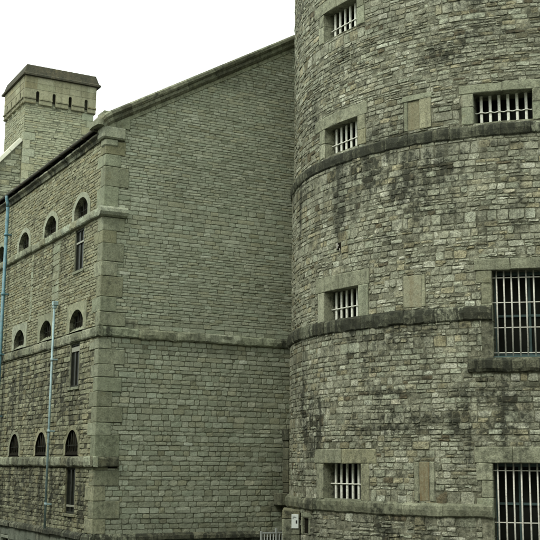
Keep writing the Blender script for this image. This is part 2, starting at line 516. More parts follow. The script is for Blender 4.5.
sst = []
for i in range(12):
    for b, ln, s in ((2.9, 1.3, .75), (-.12, 1.3, 1.0), (5.8, .8, .6)):
        sst.append((.7 + i * .83 + random.uniform(-.3, .3), b - ln * .5, random.uniform(.15, .45), ln * random.uniform(.7, 1.15), s * random.uniform(.6, 1.)))
sst += [(3.0 + i * 1.1, -.9, .5, .9, 1.) for i in range(6)] + [(.9 + .75 * i, -.85, .24, .95, 1.) for i in range(12)] + [(1.2 + 1.24 * i, 1.7, .22, 1.4, .9) for i in range(8)]
sst += [(2.7, 1.6, .25, 1.3, .8), (4.4, 1.7, .3, 1.2, .8), (5.3, 1.5, .3, 1.2, .8), (6.9, 1.6, .3, 1.2, .7), (1.75, 1.3, .35, .7, .8)]
side_soot = patches(sst, .16)
gable_soot = patches([(4.9, -.9, .5, 1.6, .5), (2.5, 2.75, 3., .15, .3), (3.8, 10.0, 1.4, .5, .35), (2.2, -1.4, 3., .25, .35), (.8, 3.3, .5, .1, .5)], .07)

mb = MB()
vis = 11.5
quoin_gap = .30
r = course_rects(.0, vis, 3.24, S1, (.062, .09), (.13, .34), side_holes, seed=21)
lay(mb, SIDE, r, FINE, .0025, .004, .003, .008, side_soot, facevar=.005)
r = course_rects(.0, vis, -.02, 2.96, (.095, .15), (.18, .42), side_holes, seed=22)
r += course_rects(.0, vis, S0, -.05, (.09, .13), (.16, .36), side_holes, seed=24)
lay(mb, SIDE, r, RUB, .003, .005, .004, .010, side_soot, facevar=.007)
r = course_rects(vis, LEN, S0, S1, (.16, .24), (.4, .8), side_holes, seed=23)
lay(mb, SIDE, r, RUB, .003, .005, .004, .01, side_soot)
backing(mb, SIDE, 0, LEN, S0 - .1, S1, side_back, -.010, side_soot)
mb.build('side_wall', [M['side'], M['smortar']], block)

mb = MB()
Q = []      # quoins: alternating long and short on each face
z = S0 + .03; k = 0; rq = random.Random(5)
while z < 7.74:
    h = rq.choice([.30, .36, .44, .50, .34, .40])
    for lim in ((2.92, 3.22), (5.86, 6.12)):
        if z < lim[0] < z + h + .15: h = lim[0] - z
        if lim[0] <= z < lim[1]: z = lim[1]
    if z + h > 7.62: h = 7.76 - z
    if h > .08: Q.append((z, z + h, rq.uniform(.50, .66) if k % 2 else rq.uniform(.28, .40), rq.uniform(.26, .34) if k % 2 else rq.uniform(.48, .62)))
    z += h; k += 1
gh = [(-1, q[2] - .01, q[0], q[1]) for q in Q]
gh.append((-1, .47, 7.79, 8.12)); gh.append((-1, .60, 8.10, 8.56)); gh.append((-1, .56, 5.86, 6.12)); gh.append((-1, .57, -.1, .2))
r = course_rects(0, 5.9, 3.42, 5.35, (.062, .088), (.14, .34), gh, seed=31)
r += course_rects(0, 5.9, 5.35, 6.45, (.095, .125), (.16, .36), gh, seed=32)
r += course_rects(0, GW, 6.45, 12.3, (.062, .086), (.13, .34), gh, seed=33, topfn=lambda u: gable_top(u) - .3)
r += course_rects(0, 5.9, 3.20, 3.42, (.105, .115), (.2, .42), gh, seed=35)
lay(mb, GABLE, r, FINE, .0022, .002, .002, .006, gable_soot, facevar=.003, tv=.15)
r = course_rects(0, 5.9, S0, 2.96, (.085, .155), (.13, .31), gh, seed=34)
lay(mb, GABLE, r, RUB, .003, .002, .002, .007, gable_soot, facevar=.003)
r = course_rects(5.9, GW, S0, 6.45, (.15, .22), (.3, .7), gh, seed=36)
lay(mb, GABLE, r, RUB, .0035, .005, .004, .012, gable_soot)
backing(mb, GABLE, 0, GW, S0 - .1, 12.3, gh, -.009, gable_soot, topfn=lambda u: gable_top(u) - .02)
mb.build('gable_wall', [M['gable'], M['mortar']], block)

# far and hidden sides of the block
mb = MB()
cbox(mb, C0 + UP * 0, [DG, DL, UP], (.25, .1, 0), (GW, LEN, ZO - 1.7), bev=.01)
cbox(mb, C0, [DG, DL, UP], (GW - .4, .1, ZO - 1.7), (GW, LEN, ZO + 7.9), bev=.01)
cbox(mb, C0, [DG, DL, UP], (.25, LEN - .3, ZO - 1.7), (GW - .41, LEN - .02, ZO + 8.3), bev=.01)
mb.build('rear_wall', [M['side']], block)

# quoins
mb = MB()
for (a, b, lg, ll) in Q:
    cbox(mb, C0, [DG, DL, UP], (-.016, -.016, a + ZO + .004), (lg, ll, b + ZO - .004), bev=.012, jit=.003, tint=random.uniform(.0, .7), soot=.2)
mb.build('quoin_stones', [M['ashlar']], block)

# string courses
P2 = [(-.05, 3.215), (.045, 3.195), (.065, 3.16), (.07, 3.08), (.065, 3.0), (.045, 2.97), (-.05, 2.955)]
def shift(p, a, b, grow=0): return [(d + (grow if d > 0 else 0), a + (v - 3.235) * b) for d, v in p]
mb = MB(); string_course(mb, SIDE, -.09, LEN, P2, soot=patches([(4, 3.1, 9, .3, .35)], .25), seed=4, amp=.014)
mb.build('string_course', [M['tashlar']], block)
mb = MB(); string_course(mb, GABLE, -.09, GW, P2, blk=(.6, 1.2), soot=patches([(.2, 3.1, .5, .3, .9), (3.1, 3.1, .6, .2, .5), (4.9, 3.1, .5, .2, .8)], .3), seed=6, amp=.022, step=.045)
mb.build('string_course', [M['ashlar']], block)
mb = MB(); string_course(mb, SIDE, -.10, LEN, shift(P2, 6.13, .85, .03), soot=patches([], .28), seed=8, amp=.016)
mb.build('string_course', [M['ashlar']], block)
mb = MB(); string_course(mb, SIDE, -.10, LEN, shift(P2, .20, 1.0, .02), soot=patches([], .5), seed=9, amp=.014)
mb.build('string_course', [M['tashlar']], block)
mb = MB(); string_course(mb, GABLE, -.10, .57, shift(P2, .20, 1.0, .02), soot=patches([], .45), seed=10, amp=.018)
mb.build('string_course', [M['tashlar']], block)
PL = [(-.05, -1.58), (.03, -1.60), (.085, -1.66), (.09, -1.74), (-.05, -1.76)]
mb = MB(); string_course(mb, SIDE, -.09, LEN, PL, soot=patches([], .6), seed=12)
string_course(mb, GABLE, -.09, GW, PL, soot=patches([], .6), seed=13)
mb.build('plinth_course', [M['band']], block)

# rounded kneeler where the upper string turns the corner
mb = MB()
PK = [(-.05, 6.12), (.10, 6.11), (.155, 6.05), (.165, 5.97), (.12, 5.90), (.06, 5.865), (-.05, 5.86)]
string_course(mb, GABLE, -.14, .58, PK, blk=(.8, .9), soot=patches([], .25), seed=14, amp=.008)
mb.build('corbel_stone', [M['ashlar']], block)
mb = MB()
cbox(mb, C0, [DG, DL, UP], (-.12, -.10, ZO + 7.80), (.48, .34, ZO + 8.10), bev=.035, tint=.8, soot=.15)
cbox(mb, C0, [DG, DL, UP], (-.05, -.05, ZO + 7.62), (.30, .25, ZO + 7.80), bev=.03, tint=.6, soot=.15)
mb.build('kneeler_stone', [M['ashlar']], block)
mb = MB()
cbox(mb, C0, [DG, DL, UP], (-.10, -.03, ZO + 8.105), (.24, .42, ZO + 8.50), bev=.012, tint=.3, soot=.3)
cbox(mb, C0, [DG, DL, UP], (.245, -.028, ZO + 8.105), (.60, .42, ZO + 8.56), bev=.010, tint=.15, soot=.35)
# plain raking band under the coping, in blocks
a = math.atan(SL); SD = DG * math.cos(a) + UP * math.sin(a); SN = -DG * math.sin(a) + UP * math.cos(a)
SD2 = DG * math.cos(a) - UP * math.sin(a); SN2 = DG * math.sin(a) + UP * math.cos(a)
top0 = C0 + UP * (ZO + 8.47)                   # top of wall line at u=0
apex = C0 + DG * (GW / 2) + UP * (ZO + 8.47 + SL * GW / 2)
Ls = (GW / 2) / math.cos(a)
x = .35
while x < Ls:
    w = min(random.uniform(.6, 1.0), Ls - x)
    cbox(mb, top0, [SD, DL, SN], (x, -.018, -.40), (x + w - .005, .3, -.115), bev=.008, tint=random.uniform(.1, .6), soot=.25)
    x += w
mb.build('springer_stones', [M['ashlar']], block)

# raking coping: a profile swept from the curved foot up to the apex and down the far side
path = [(-.30, 8.10), (-.28, 8.25), (-.16, 8.39), (0., 8.505), (.25, 8.65), (.5, 8.795)]
uu = .5
while uu < GW / 2 - .7:
    uu += random.uniform(.55, .85); path.append((uu, 8.795 + .583 * (uu - .5)))
path.append((GW / 2, 8.795 + .583 * (GW / 2 - .5)))
path += [(GW - u, v) for u, v in path[::-1][1:]]
prof = [(-.50, -.30), (-.50, -.02), (-.20, .0), (.10, -.03), (.165, -.075), (.165, -.14), (.125, -.185), (.10, -.20), (.10, -.27), (.055, -.315), (.03, -.335), (-.05, -.335)]
mb = MB()
def cpts(i, sh=0.0):
    u, v = path[i]
    p0 = path[max(i - 1, 0)]; p1 = path[min(i + 1, len(path) - 1)]
    tx, ty = p1[0] - p0[0], p1[1] - p0[1]; L = math.hypot(tx, ty); tx /= L; ty /= L
    n = np.array([-ty, tx])
    out = []
    for j, (d, q) in enumerate(prof):
        jd = (vnoise(i * 3.3 + sh, j * 1.7) - .5) * .022
        out.append(GABLE(u + n[0] * q + tx * sh, v + n[1] * q + ty * sh, d + (jd if 2 < j < 10 else 0)))
    return out
K = len(prof)
for i in range(len(path) - 1):
    A = cpts(i, .004 if i > 5 else 0); B = cpts(i + 1, -.004 if i >= 5 else 0)
    F = [[j, j + 1, K + j + 1, K + j][::-1] for j in range(K - 1)] + [[K - 1, 0, K, 2 * K - 1][::-1]]
    if i >= 5 or i == 0: F += [list(range(K)), [K + j for j in range(K)][::-1]]
    mb.add(A + B, F, [random.random(), random.random(), .35])
mb.build('gable_coping', [M['cope']], block)

# eaves: stone cornice, iron gutter and slate roof
mb = MB()
string_course(mb, SIDE, .25, LEN, [(-.05, 7.99), (.13, 7.985), (.14, 7.93), (.06, 7.88), (.045, 7.80), (-.05, 7.79)], soot=patches([], .8), seed=15, blk=(.5, .9), amp=.012)
mb.build('eaves_cornice', [M['tashlar']], block)
mb = MB()
gp = []
for s in range(9):
    q = math.pi * s / 8; gp.append((.17 + .040 * math.cos(q), 8.12 - .05 * math.sin(q)))
gp2 = [(d * 1, v) for d, v in gp]
V = []; nn = len(gp)
for u in (.12, LEN):
    for d, v in gp: V.append(SIDE(u, v, d))
    for d, v in gp[::-1]: V.append(SIDE(u, v + .008, .17 + (d - .17) * .86))
m2 = 2 * nn
F = [[j, (j + 1) % m2, m2 + (j + 1) % m2, m2 + j] for j in range(m2)] + [list(range(m2))[::-1], [m2 + j for j in range(m2)]]
mb.add(V, F, [.5, .5, .3])
for i in range(26): loc_box(mb, SIDE, .3 + i * .9, .33 + i * .9, 8.05, 8.125, .10, .222, bev=.004)
mb.build('gutter', [M['iron']], block)
mb = MB()
ev = -.19
zt = 8.12
n_s = 34
for side in (0, 1):
    for i in range(n_s):      # slate courses, each a thin slab lapping the one below
        f0 = i / n_s; f1 = (i + 1.15) / n_s
        def rp(f, lift):
            u = ev + (GW / 2 - ev) * min(f, 1.0); v = zt + (u - ev) * .585 + lift
            if side: u = GW - u
            return u, v
        (a0, b0), (a1, b1) = rp(f0, .022), rp(f1, .004)
        V = [GABLE(a0, b0, -.45), GABLE(a0, b0, -LEN + .0), GABLE(a1, b1, -LEN + .0), GABLE(a1, b1, -.45),
             GABLE(a0, b0 - .02, -.45), GABLE(a0, b0 - .02, -LEN), GABLE(a1, b1 - .02, -LEN), GABLE(a1, b1 - .02, -.45)]
        mb.add(V, [[0, 1, 2, 3], [4, 7, 6, 5], [0, 4, 5, 1], [1, 5, 6, 2], [2, 6, 7, 3], [3, 7, 4, 0]])
mb.build('roof', [M['slate']], block)

# plinth below the ledge
mb = MB()
ph = []
for i in range(9):
    c = 7.05 - 2.49 + 2.49 * (i - 1) if i else 2.1
    ph.append((c - .38, c + .38, -2.65, -2.0))
r = course_rects(0, LEN, -3.05, -1.74, (.28, .36), (.5, .95), ph, seed=41)
lay(mb, SIDE, r, ASH, .002, .003, .002, 0, patches([], .35), smooth=False, face=.03)
backing(mb, SIDE, 0, LEN, -3.05, -1.74, ph, .008, None)
r = course_rects(-.03, GW, -3.05, -1.74, (.28, .36), (.5, .95), [], seed=42)
lay(mb, GABLE, r, ASH, .002, .003, .002, 0, patches([], .5), smooth=False, face=.03)
backing(mb, GABLE, 0, GW, -3.05, -1.74, [], .008, None)
mb.build('plinth', [M['plinth'], M['mortar']], block)
for (a, b, c, d) in ph:
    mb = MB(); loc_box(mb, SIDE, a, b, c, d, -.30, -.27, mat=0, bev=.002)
    for s in (a - .04, b): loc_box(mb, SIDE, s, s + .04, c, d, -.3, .035, mat=1, bev=.006)
    loc_box(mb, SIDE, a, b, d - .1, d, -.3, .03, mat=1, bev=.02)
    loc_box(mb, SIDE, a, b, c, c + .05, -.3, .03, mat=1, bev=.01)
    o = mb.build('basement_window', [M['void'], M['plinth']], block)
    g = MB()
    for i in range(5):
        x = a + .08 + i * (b - a - .16) / 4
        tube(g, [SIDE(x, c, -.12), SIDE(x, d - .05, -.12)], .014, 8)
    g.build('bar_grille', [M['frame']], o)

# arched windows in the side wall
def arch_outline(c, z0, zs, rise, w, n=18, pointed=False):
    pts = [(c - w / 2, z0)]
    for i in range(n + 1):
        t = -1 + 2 * i / n
        if pointed: y = zs + rise * (1 - abs(t) ** 2.3)
        else:
            R = (w * w / 4 + rise * rise) / (2 * rise); y = zs + rise - R + math.sqrt(max(R * R - (t * w / 2) ** 2, 0))
        pts.append((c + t * w / 2, y))
    pts.append((c + w / 2, z0))
    return pts
def arched_window(nm, c, z0, zs, rise, w, simple):
    inner = arch_outline(c, z0, zs, rise, w, pointed=nm == 'C')
    if nm == 'A': outer = arch_outline(c, z0 - .01, zs + .06, rise + .07, w + .34)
    elif nm == 'B':
        x0, x1, y1 = c - w / 2 - .23, c + w / 2 + .23, zs + rise + .17
        outer = []
        for (x, y) in inner:
            if y <= z0 + 1e-6: outer.append((x0 if x < c else x1, y)); continue
            dx, dy = x - c, y - (z0 + .1)
            k = min(abs((x0 - c) / dx) if abs(dx) > 1e-6 else 9e9, abs((y1 - z0 - .1) / dy) if abs(dy) > 1e-6 else 9e9)
            outer.append((c + dx * k, z0 + .1 + dy * k))
    else: outer = arch_outline(c, z0 - .01, zs + .03, rise + .09, w + .30, pointed=True)
    mb = MB(); n = len(inner)
    fr = .014 if nm != 'C' else .004; PD = {'A': .17, 'B': .15, 'C': .09}[nm]
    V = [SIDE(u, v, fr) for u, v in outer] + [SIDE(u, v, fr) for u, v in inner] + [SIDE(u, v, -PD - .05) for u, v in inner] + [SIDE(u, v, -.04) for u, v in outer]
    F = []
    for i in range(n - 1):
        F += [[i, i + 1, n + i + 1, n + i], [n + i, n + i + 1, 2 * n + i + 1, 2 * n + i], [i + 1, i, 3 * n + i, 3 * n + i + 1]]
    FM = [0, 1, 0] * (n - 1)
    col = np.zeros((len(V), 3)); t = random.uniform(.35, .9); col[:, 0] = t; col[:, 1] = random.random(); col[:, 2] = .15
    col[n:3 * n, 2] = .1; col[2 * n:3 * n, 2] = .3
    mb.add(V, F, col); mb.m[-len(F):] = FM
    # weathered sloping sill inside the recess
    s0, s1 = c - w / 2, c + w / 2
    V = [SIDE(s0, z0 + .01, .01), SIDE(s1, z0 + .01, .01), SIDE(s1, z0 + .15, -PD), SIDE(s0, z0 + .15, -PD)]
    mb.add(V, [[0, 1, 2, 3][::-1]], [t, .4, .35], 0 if nm != 'C' else 1)
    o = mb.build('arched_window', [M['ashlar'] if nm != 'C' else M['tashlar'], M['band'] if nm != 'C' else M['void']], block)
    mb = MB(); V = [SIDE(u, v, -PD) for u, v in inner]
    mb.add(V, [list(range(n))], [.5, .5, 0]); mb.build('pane', [M['dusty']], o)
    if not simple:
        g = MB()
        for i in range(5):
            x = c - w / 2 + w * (i + .5) / 5
            hh = [v for u, v in inner if abs(u - x) < w / 14 + .02]
            tube(g, [SIDE(x, z0 + .05, -PD + .04), SIDE(x, max(hh) + .0, -PD + .04)], .012, 8)
        tube(g, [SIDE(c - w / 2, zs - .02, -PD + .04), SIDE(c + w / 2, zs - .02, -PD + .04)], .010, 8)
        g.build('bar_grille', [M['frame']], o)
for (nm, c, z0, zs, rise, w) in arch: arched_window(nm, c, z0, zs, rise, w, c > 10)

# tall narrow windows in the first bay
for k, (a, b, c, d) in enumerate(slits):
    mb = MB()
    loc_box(mb, SIDE, a - .01, a + .004, c, d, -.30, .004, bev=.002); loc_box(mb, SIDE, b - .004, b + .01, c, d, -.30, .004, bev=.002)
    loc_box(mb, SIDE, a - .06, b + .06, c - .07, c, -.3, .03, bev=.008, tint=.5, soot=.4)
    loc_box(mb, SIDE, a - .02, b + .02, d, d + .05, -.3, -.01, bev=.002)
    o = mb.build('slit_window', [M['tashlar']], block)
    mb = MB(); loc_box(mb, SIDE, a, b, c, d, -.065, -.055, bev=.001); mb.build('pane', [M['glass']], o)
    mb = MB()
    dd = -.03
    for x0, x1, y0, y1 in ((a, a + .03, c, d), (b - .03, b, c, d), (a + .05, b - .05, c, c + .05), (a + .05, b - .05, d - .05, d), ((a + b) / 2 - .010, (a + b) / 2 + .010, c + .05, d - .05)):
        loc_box(mb, SIDE, x0, x1, y0, y1, dd - .035, dd, bev=.004)
    mb.build('window_frame', [M['frame']], o)
    mb = MB(); y = {0: c + .70, 1: d - .20, 2: c + .16}[k]
    loc_box(mb, SIDE, a + .05, b - .05, y, y + (.05 if k != 1 else .12), dd - .03, dd + .012, bev=.004); mb.build('transom', [M['white']], o)

# downpipes
def downpipe(u, ztop, zbot, r, mat, hopper, label):
    mb = MB(); d = .15 if ztop > 7 else .14
    tube(mb, [SIDE(u, zbot, d), SIDE(u, ztop, d)], r, 14)
    z = zbot + .6
    while z < ztop - .3:
        tube(mb, [SIDE(u, z - .04, d), SIDE(u, z + .04, d)], r * 1.3, 14); z += 1.83
    if not hopper:     # swan neck up to the gutter
        tube(mb, [SIDE(u, ztop - .01, d), SIDE(u, ztop + .12, d + .01), SIDE(u, ztop + .26, .20), SIDE(u, ztop + .34, .20)], r, 14)
    o = mb.build('downpipe', [mat], block, label)
    if hopper:
        mb = MB(); h = .26
        P = [(-.10, .0), (.10, .0), (.13, .14), (.14, h), (-.14, h), (-.13, .14)]
        loc_box(mb, SIDE, u - .065, u + .065, ztop + .06, ztop + .17, .05, .19, bev=.012)
        loc_box(mb, SIDE, u - .045, u + .045, ztop - .02, ztop + .06, .08, .18, bev=.015)
        mb.build('rain_hopper', [mat], o)
    z = zbot + .6
    while z < ztop - .3:
        mb = MB(); loc_box(mb, SIDE, u - .06, u + .06, z - .018, z + .018, .0, d + .0, bev=.004); mb.build('pipe_bracket', [mat], o); z += 1.83
downpipe(8.08, 7.72, -2.9, .052, M['blue'], False, 'bright blue cast downpipe running the full height of the side wall')
downpipe(3.08, 4.0, -1.62, .030, M['palepipe'], True, 'short pale blue downpipe with a hopper between the windows')
# pale vertical joint strips between bays
mb = MB()
for (a, b, c, d) in ((3.2, 3.78, 3.95, 5.84), (5.55, 5.75, 3.95, 5.84)):
    mb = MB(); r = course_rects(a, b, c, d, (.13, .22), (.5, .7), [], seed=int(a * 10))
    lay(mb, SIDE, r, RUB, .002, .004, .003, 0, patches([], .1), face=.008, tint=None)
    mb.build('patched_masonry', [M['ashlar']], block)

# ================================================================== ROUND TOWER
tower = thing('round_tower', 'big round rubble stone tower with dark string courses and white barred windows', 'tower')
R0, R1, R2, R3 = 5.975, 5.94, 5.905, 5.862
T0, T1, T2, T3 = Cyl(R0), Cyl(R1), Cyl(R2), Cyl(R3)
rad = math.radians
Z1, Z2, Z3, ZT = -.96, 2.90, 6.715, 14.0
def H(R, t0, t1, z0, z1): return (R * rad(t0), R * rad(t1), z0, z1)
# (theta left, theta right, bottom, top, map, R, jamb left, jamb right, lintel left, lintel right, lintel top)
small = [
    (T1, R1, -48.7, -36.2, -.69, .05, -51.7, -33.9, -52.4, -31.9, .36),
    (T2, R2, -48.9, -36.9, 3.19, 3.86, -51.8, -34.0, -53.0, -33.8, 4.20),
    (T3, R3, -49.4, -37.4, 7.04, 7.71, -52.0, -34.8, -54.2, -34.4, 8.00),
    (T3, R3, -49.9, -37.5, 9.87, 10.56, -52.3, -35.0, -54.6, -34.6, 10.86),
    (T3, R3, -9.4, 2.35, 7.02, 7.66, -11.9, 5.0, -12.4, 5.4, 7.86)]
large = [(T2, R2, -6.55, 7.6, 2.14, 3.90, 4.13), (T1, R1, -7.27, 7.3, -2.35, .08, .40)]
panels = [(T3, R3, -24.7, -18.4, 7.06, 7.83), (T2, R2, -25.2, -20.1, 3.24, 3.92), (T1, R1, -23.0, -18.6, -.68, .10)]
th1, th2, th3, th0 = [], [], [], []
hl = {id(T0): th0, id(T1): th1, id(T2): th2, id(T3): th3}
bk = {id(T0): [], id(T1): [], id(T2): [], id(T3): []}
for (mp, R, a, b, z0, z1, ja, jb, la, lb, lt) in small:
    hl[id(mp)] += [H(R, ja, jb, z0 - .02, z1), H(R, la, lb, z1, lt)]
    bk[id(mp)].append(H(R, a, b, z0 - .02, z1))
for (mp, R, a, b, z0, z1, lt) in large:
    for q in (hl, bk):
        pad = 2.1 if q is hl else 0
        for m2, (lo, hi) in ((T0, (-3.2, Z1)), (T1, (Z1, Z2)), (T2, (Z2, Z3))):
            y0, y1 = max(z0, lo), min(z1, hi)
            if y1 > y0: q[id(m2)].append(H(m2.R, a - pad, b + pad, y0, y1))
    hl[id(mp)].append(H(R, a - 3.4, b + 3.4, z1, lt))
th1.append(H(R1, -11.4, 12.4, 1.85, 2.14))
for (mp, R, a, b, z0, z1) in panels: hl[id(mp)].append(H(R, a, b, z0, z1))
th0.append(H(R0, -58.2, -54.8, -1.50, -1.16)); bk[id(T0)].append(th0[-1])
th2.append(H(R2, -43.8, -42.4, 4.76, 4.92))

def D(R, t, z, rt, rz, s): return (R * rad(t), z, R * rad(rt), rz, s)
ts1 = patches([D(R1, -54, .9, 6, .85, 1.), D(R1, -60, 1.6, 5, .7, .7), D(R1, -23, 1.0, 12, .3, .5), D(R1, -12, .75, 8, .2, .6), D(R1, -62, -.2, 5, .5, .6), D(R1, -8, 1.5, 8, .35, .7),
               D(R1, -30, 2.75, 40, .18, .5), D(R1, -38, .8, 3, .5, .6), D(R1, -30, .75, 14, .12, .8), D(R1, -18, .95, 9, .14, .9), D(R1, -27, 1.5, 8, .12, .6), D(R1, -12, .6, 1.6, .9, .7), D(R1, -5, 1.1, 1.4, .8, .8), D(R1, -66, 1.9, 8, 1.1, .55), D(R1, 5, 1.2, 12, .6, .5)], .16)
ts2 = patches([D(R2, -43, 6.0, 3.4, 1.1, .95), D(R2, -38, 5.9, 2.5, .8, .7), D(R2, -31, 6.2, 1.2, .7, .7), D(R2, -24, 6.2, 1.5, .7, .9), D(R2, -19.5, 5.9, 1.8, 1.0, 1.), D(R2, -17, 6.2, 4.5, .55, .9), D(R2, -22, 5.7, 2.2, 1.1, .6), D(R2, -26, 5.75, 3, .35, .9), D(R2, -12, 5.1, 7, .3, .6), D(R2, -28, 6.55, 30, .2, .6),
               D(R2, -8, 6.5, 12, .14, .6), D(R2, -50, 5.8, 4, 1.2, .45), D(R2, -6, 5.0, 9, .4, .55), D(R2, -30, 4.6, 4, .5, .5)], .13)
def runs(R, ztop, n, seed, s=.8):
    q = random.Random(seed); o = []
    for i in range(n):
        t = q.uniform(-75, 12); ln = q.uniform(.2, 1.0) * q.choice([.5, 1, 1.3]); o.append(D(R, t, ztop - ln * .6, q.uniform(.6, 1.8), ln, s * q.uniform(.5, 1.)))
    return o
ts1_r = patches(runs(R1, 2.9, 34, 5), 0); ts2_r = patches(runs(R2, 6.7, 40, 8, .95), 0)
ts1a, ts2a = ts1, ts2
ts1 = lambda U, V: np.maximum(ts1a(U, V), ts1_r(U, V))
ts2 = lambda U, V: np.maximum(ts2a(U, V), ts2_r(U, V))
ts3 = patches([D(R3, -30, 7.1, 12, .3, .8), D(R3, -10, 9.9, 12, .3, .6), D(R3, -30, 9.6, 8, .5, .5), D(R3, -56, 8.6, 5, 1.5, .45), D(R3, -16, 8.6, 6, .3, .6), D(R3, -5, 8.9, 12, .25, .5), D(R3, -42, 9.2, 7, .5, .5)], .22)
ts0 = patches([D(R0, -30, -1.5, 60, 1.0, .45)], .2)
mb = MB()
AN = rad(118)
def tw(mp, R, z0, z1, hr, wr, soot, holes, seed, split, jit, relief, warp, var, bulge=.006):
    r = course_rects(-R * AN, R * AN, z0, z1, hr, wr, holes, split=split, seed=seed, jump=.12)
    lay(mb, mp, r, [(.0025, -.045), (.011, 0)], jit, relief, bulge, warp, soot, facevar=var, corner=.24, tv=.22)
tw(T1, R1, Z1, 1.55, (.10, .165), (.14, .32), ts1, th1, 51, .25, .004, .0035, .016, .005, .003)
tw(T1, R1, 1.55, Z2, (.095, .14), (.13, .30), ts1, th1, 61, .12, .0035, .003, .014, .005, .003)
tw(T2, R2, Z2, 4.5, (.10, .17), (.12, .30), ts2, th2, 52, .3, .006, .005, .022, .006, .003)
tw(T2, R2, 4.5, 5.7, (.085, .135), (.12, .32), ts2, th2, 62, .2, .005, .0045, .020, .006, .003)
tw(T2, R2, 5.7, Z3, (.11, .16), (.17, .34), ts2, th2, 72, .12, .004, .0035, .014, .005, .003)
tw(T3, R3, Z3, ZT, (.08, .14), (.13, .34), ts3, th3, 53, .2, .005, .004, .018, .006, .003)
tw(T0, R0, -3.1, Z1, (.13, .22), (.2, .45), ts0, th0, 54, .4, .006, .006, .024, .008, .003)
C2 = math.pi * .999
for (mp, R, a, b, s) in ((T0, R0, -3.1, Z1, ts0), (T1, R1, Z1, Z2, ts1), (T2, R2, Z2, Z3, ts2), (T3, R3, Z3, ZT, ts3)):
    backing(mb, mp, -R * C2, R * C2, a, b, bk[id(mp)], -.009, s, step=.35)
mb.build('tower_wall', [M['tower'], M['tmortar']], tower)

# string courses of the tower
def band(mp, R, zb, zt, u0, u1, mat, soot, seed, amp=.02, out=.085, blk=(.35, .8)):
    p = [(-.05, zt), (out * .55, zt - .015), (out, zt - .055), (out + .008, (zt + zb) / 2), (out - .01, zb + .03), (out - .035, zb + .005), (-.05, zb)]
    mb = MB(); string_course(mb, mp, u0, u1, p, blk=blk, soot=soot, seed=seed, amp=amp, step=.045, lvl=.008)
    return mb.build('string_course', [mat], tower)
band(T3, R3, 6.70, 6.98, -R3 * AN, R3 * AN, M['band'], patches([D(R3, -35, 6.85, 30, .5, .9), D(R3, -20, 6.85, 12, .5, 1.), D(R3, -4, 6.85, 7, .5, .15)], .5), 71)
band(T2, R2, 2.885, 3.20, -R2 * AN, R2 * rad(-6.6), M['band'], patches([D(R2, -30, 3, 25, .5, .9)], .6), 73, amp=.026)
band(T2, R2, 2.885, 3.20, R2 * rad(7.65), R2 * AN, M['band'], patches([], .6), 74)
band(T1, R1, -.975, -.70, -R1 * AN, R1 * rad(-7.35), M['tashlar'], patches([D(R1, -60, -.8, 20, .4, .5)], .28), 75, amp=.018, blk=(.5, 1.0))
band(T1, R1, -.975, -.70, R1 * rad(7.4), R1 * AN, M['tashlar'], patches([], .38), 76)
band(T3, R3, 13.6, 13.95, -R3 * AN, R3 * AN, M['band'], patches([], .6), 77, out=.16)
mb = MB(); th = np.linspace(-math.pi, math.pi, 97)[:-1]
V = [T3(R3 * t, ZT - .02, .1) for t in th]; mb.add(V, [list(range(96))], [.3, .5, .3]); mb.build('tower_roof', [M['slate']], tower)

def tile(mb, mp, R, a, b, z0, z1, back=-.45, face=.012, mat=0, tint=None, soot=.15):
    lay(mb, mp, [H(R, a, b, z0, z1)], [(.002, back), (.003, -.010), (.016, 0)], .004, .003, .002, 0, patches([], soot), smooth=False, face=face, facevar=.003, mat=mat, tint=tint, corner=.06, backdark=1.3 if back < -.2 else 0)

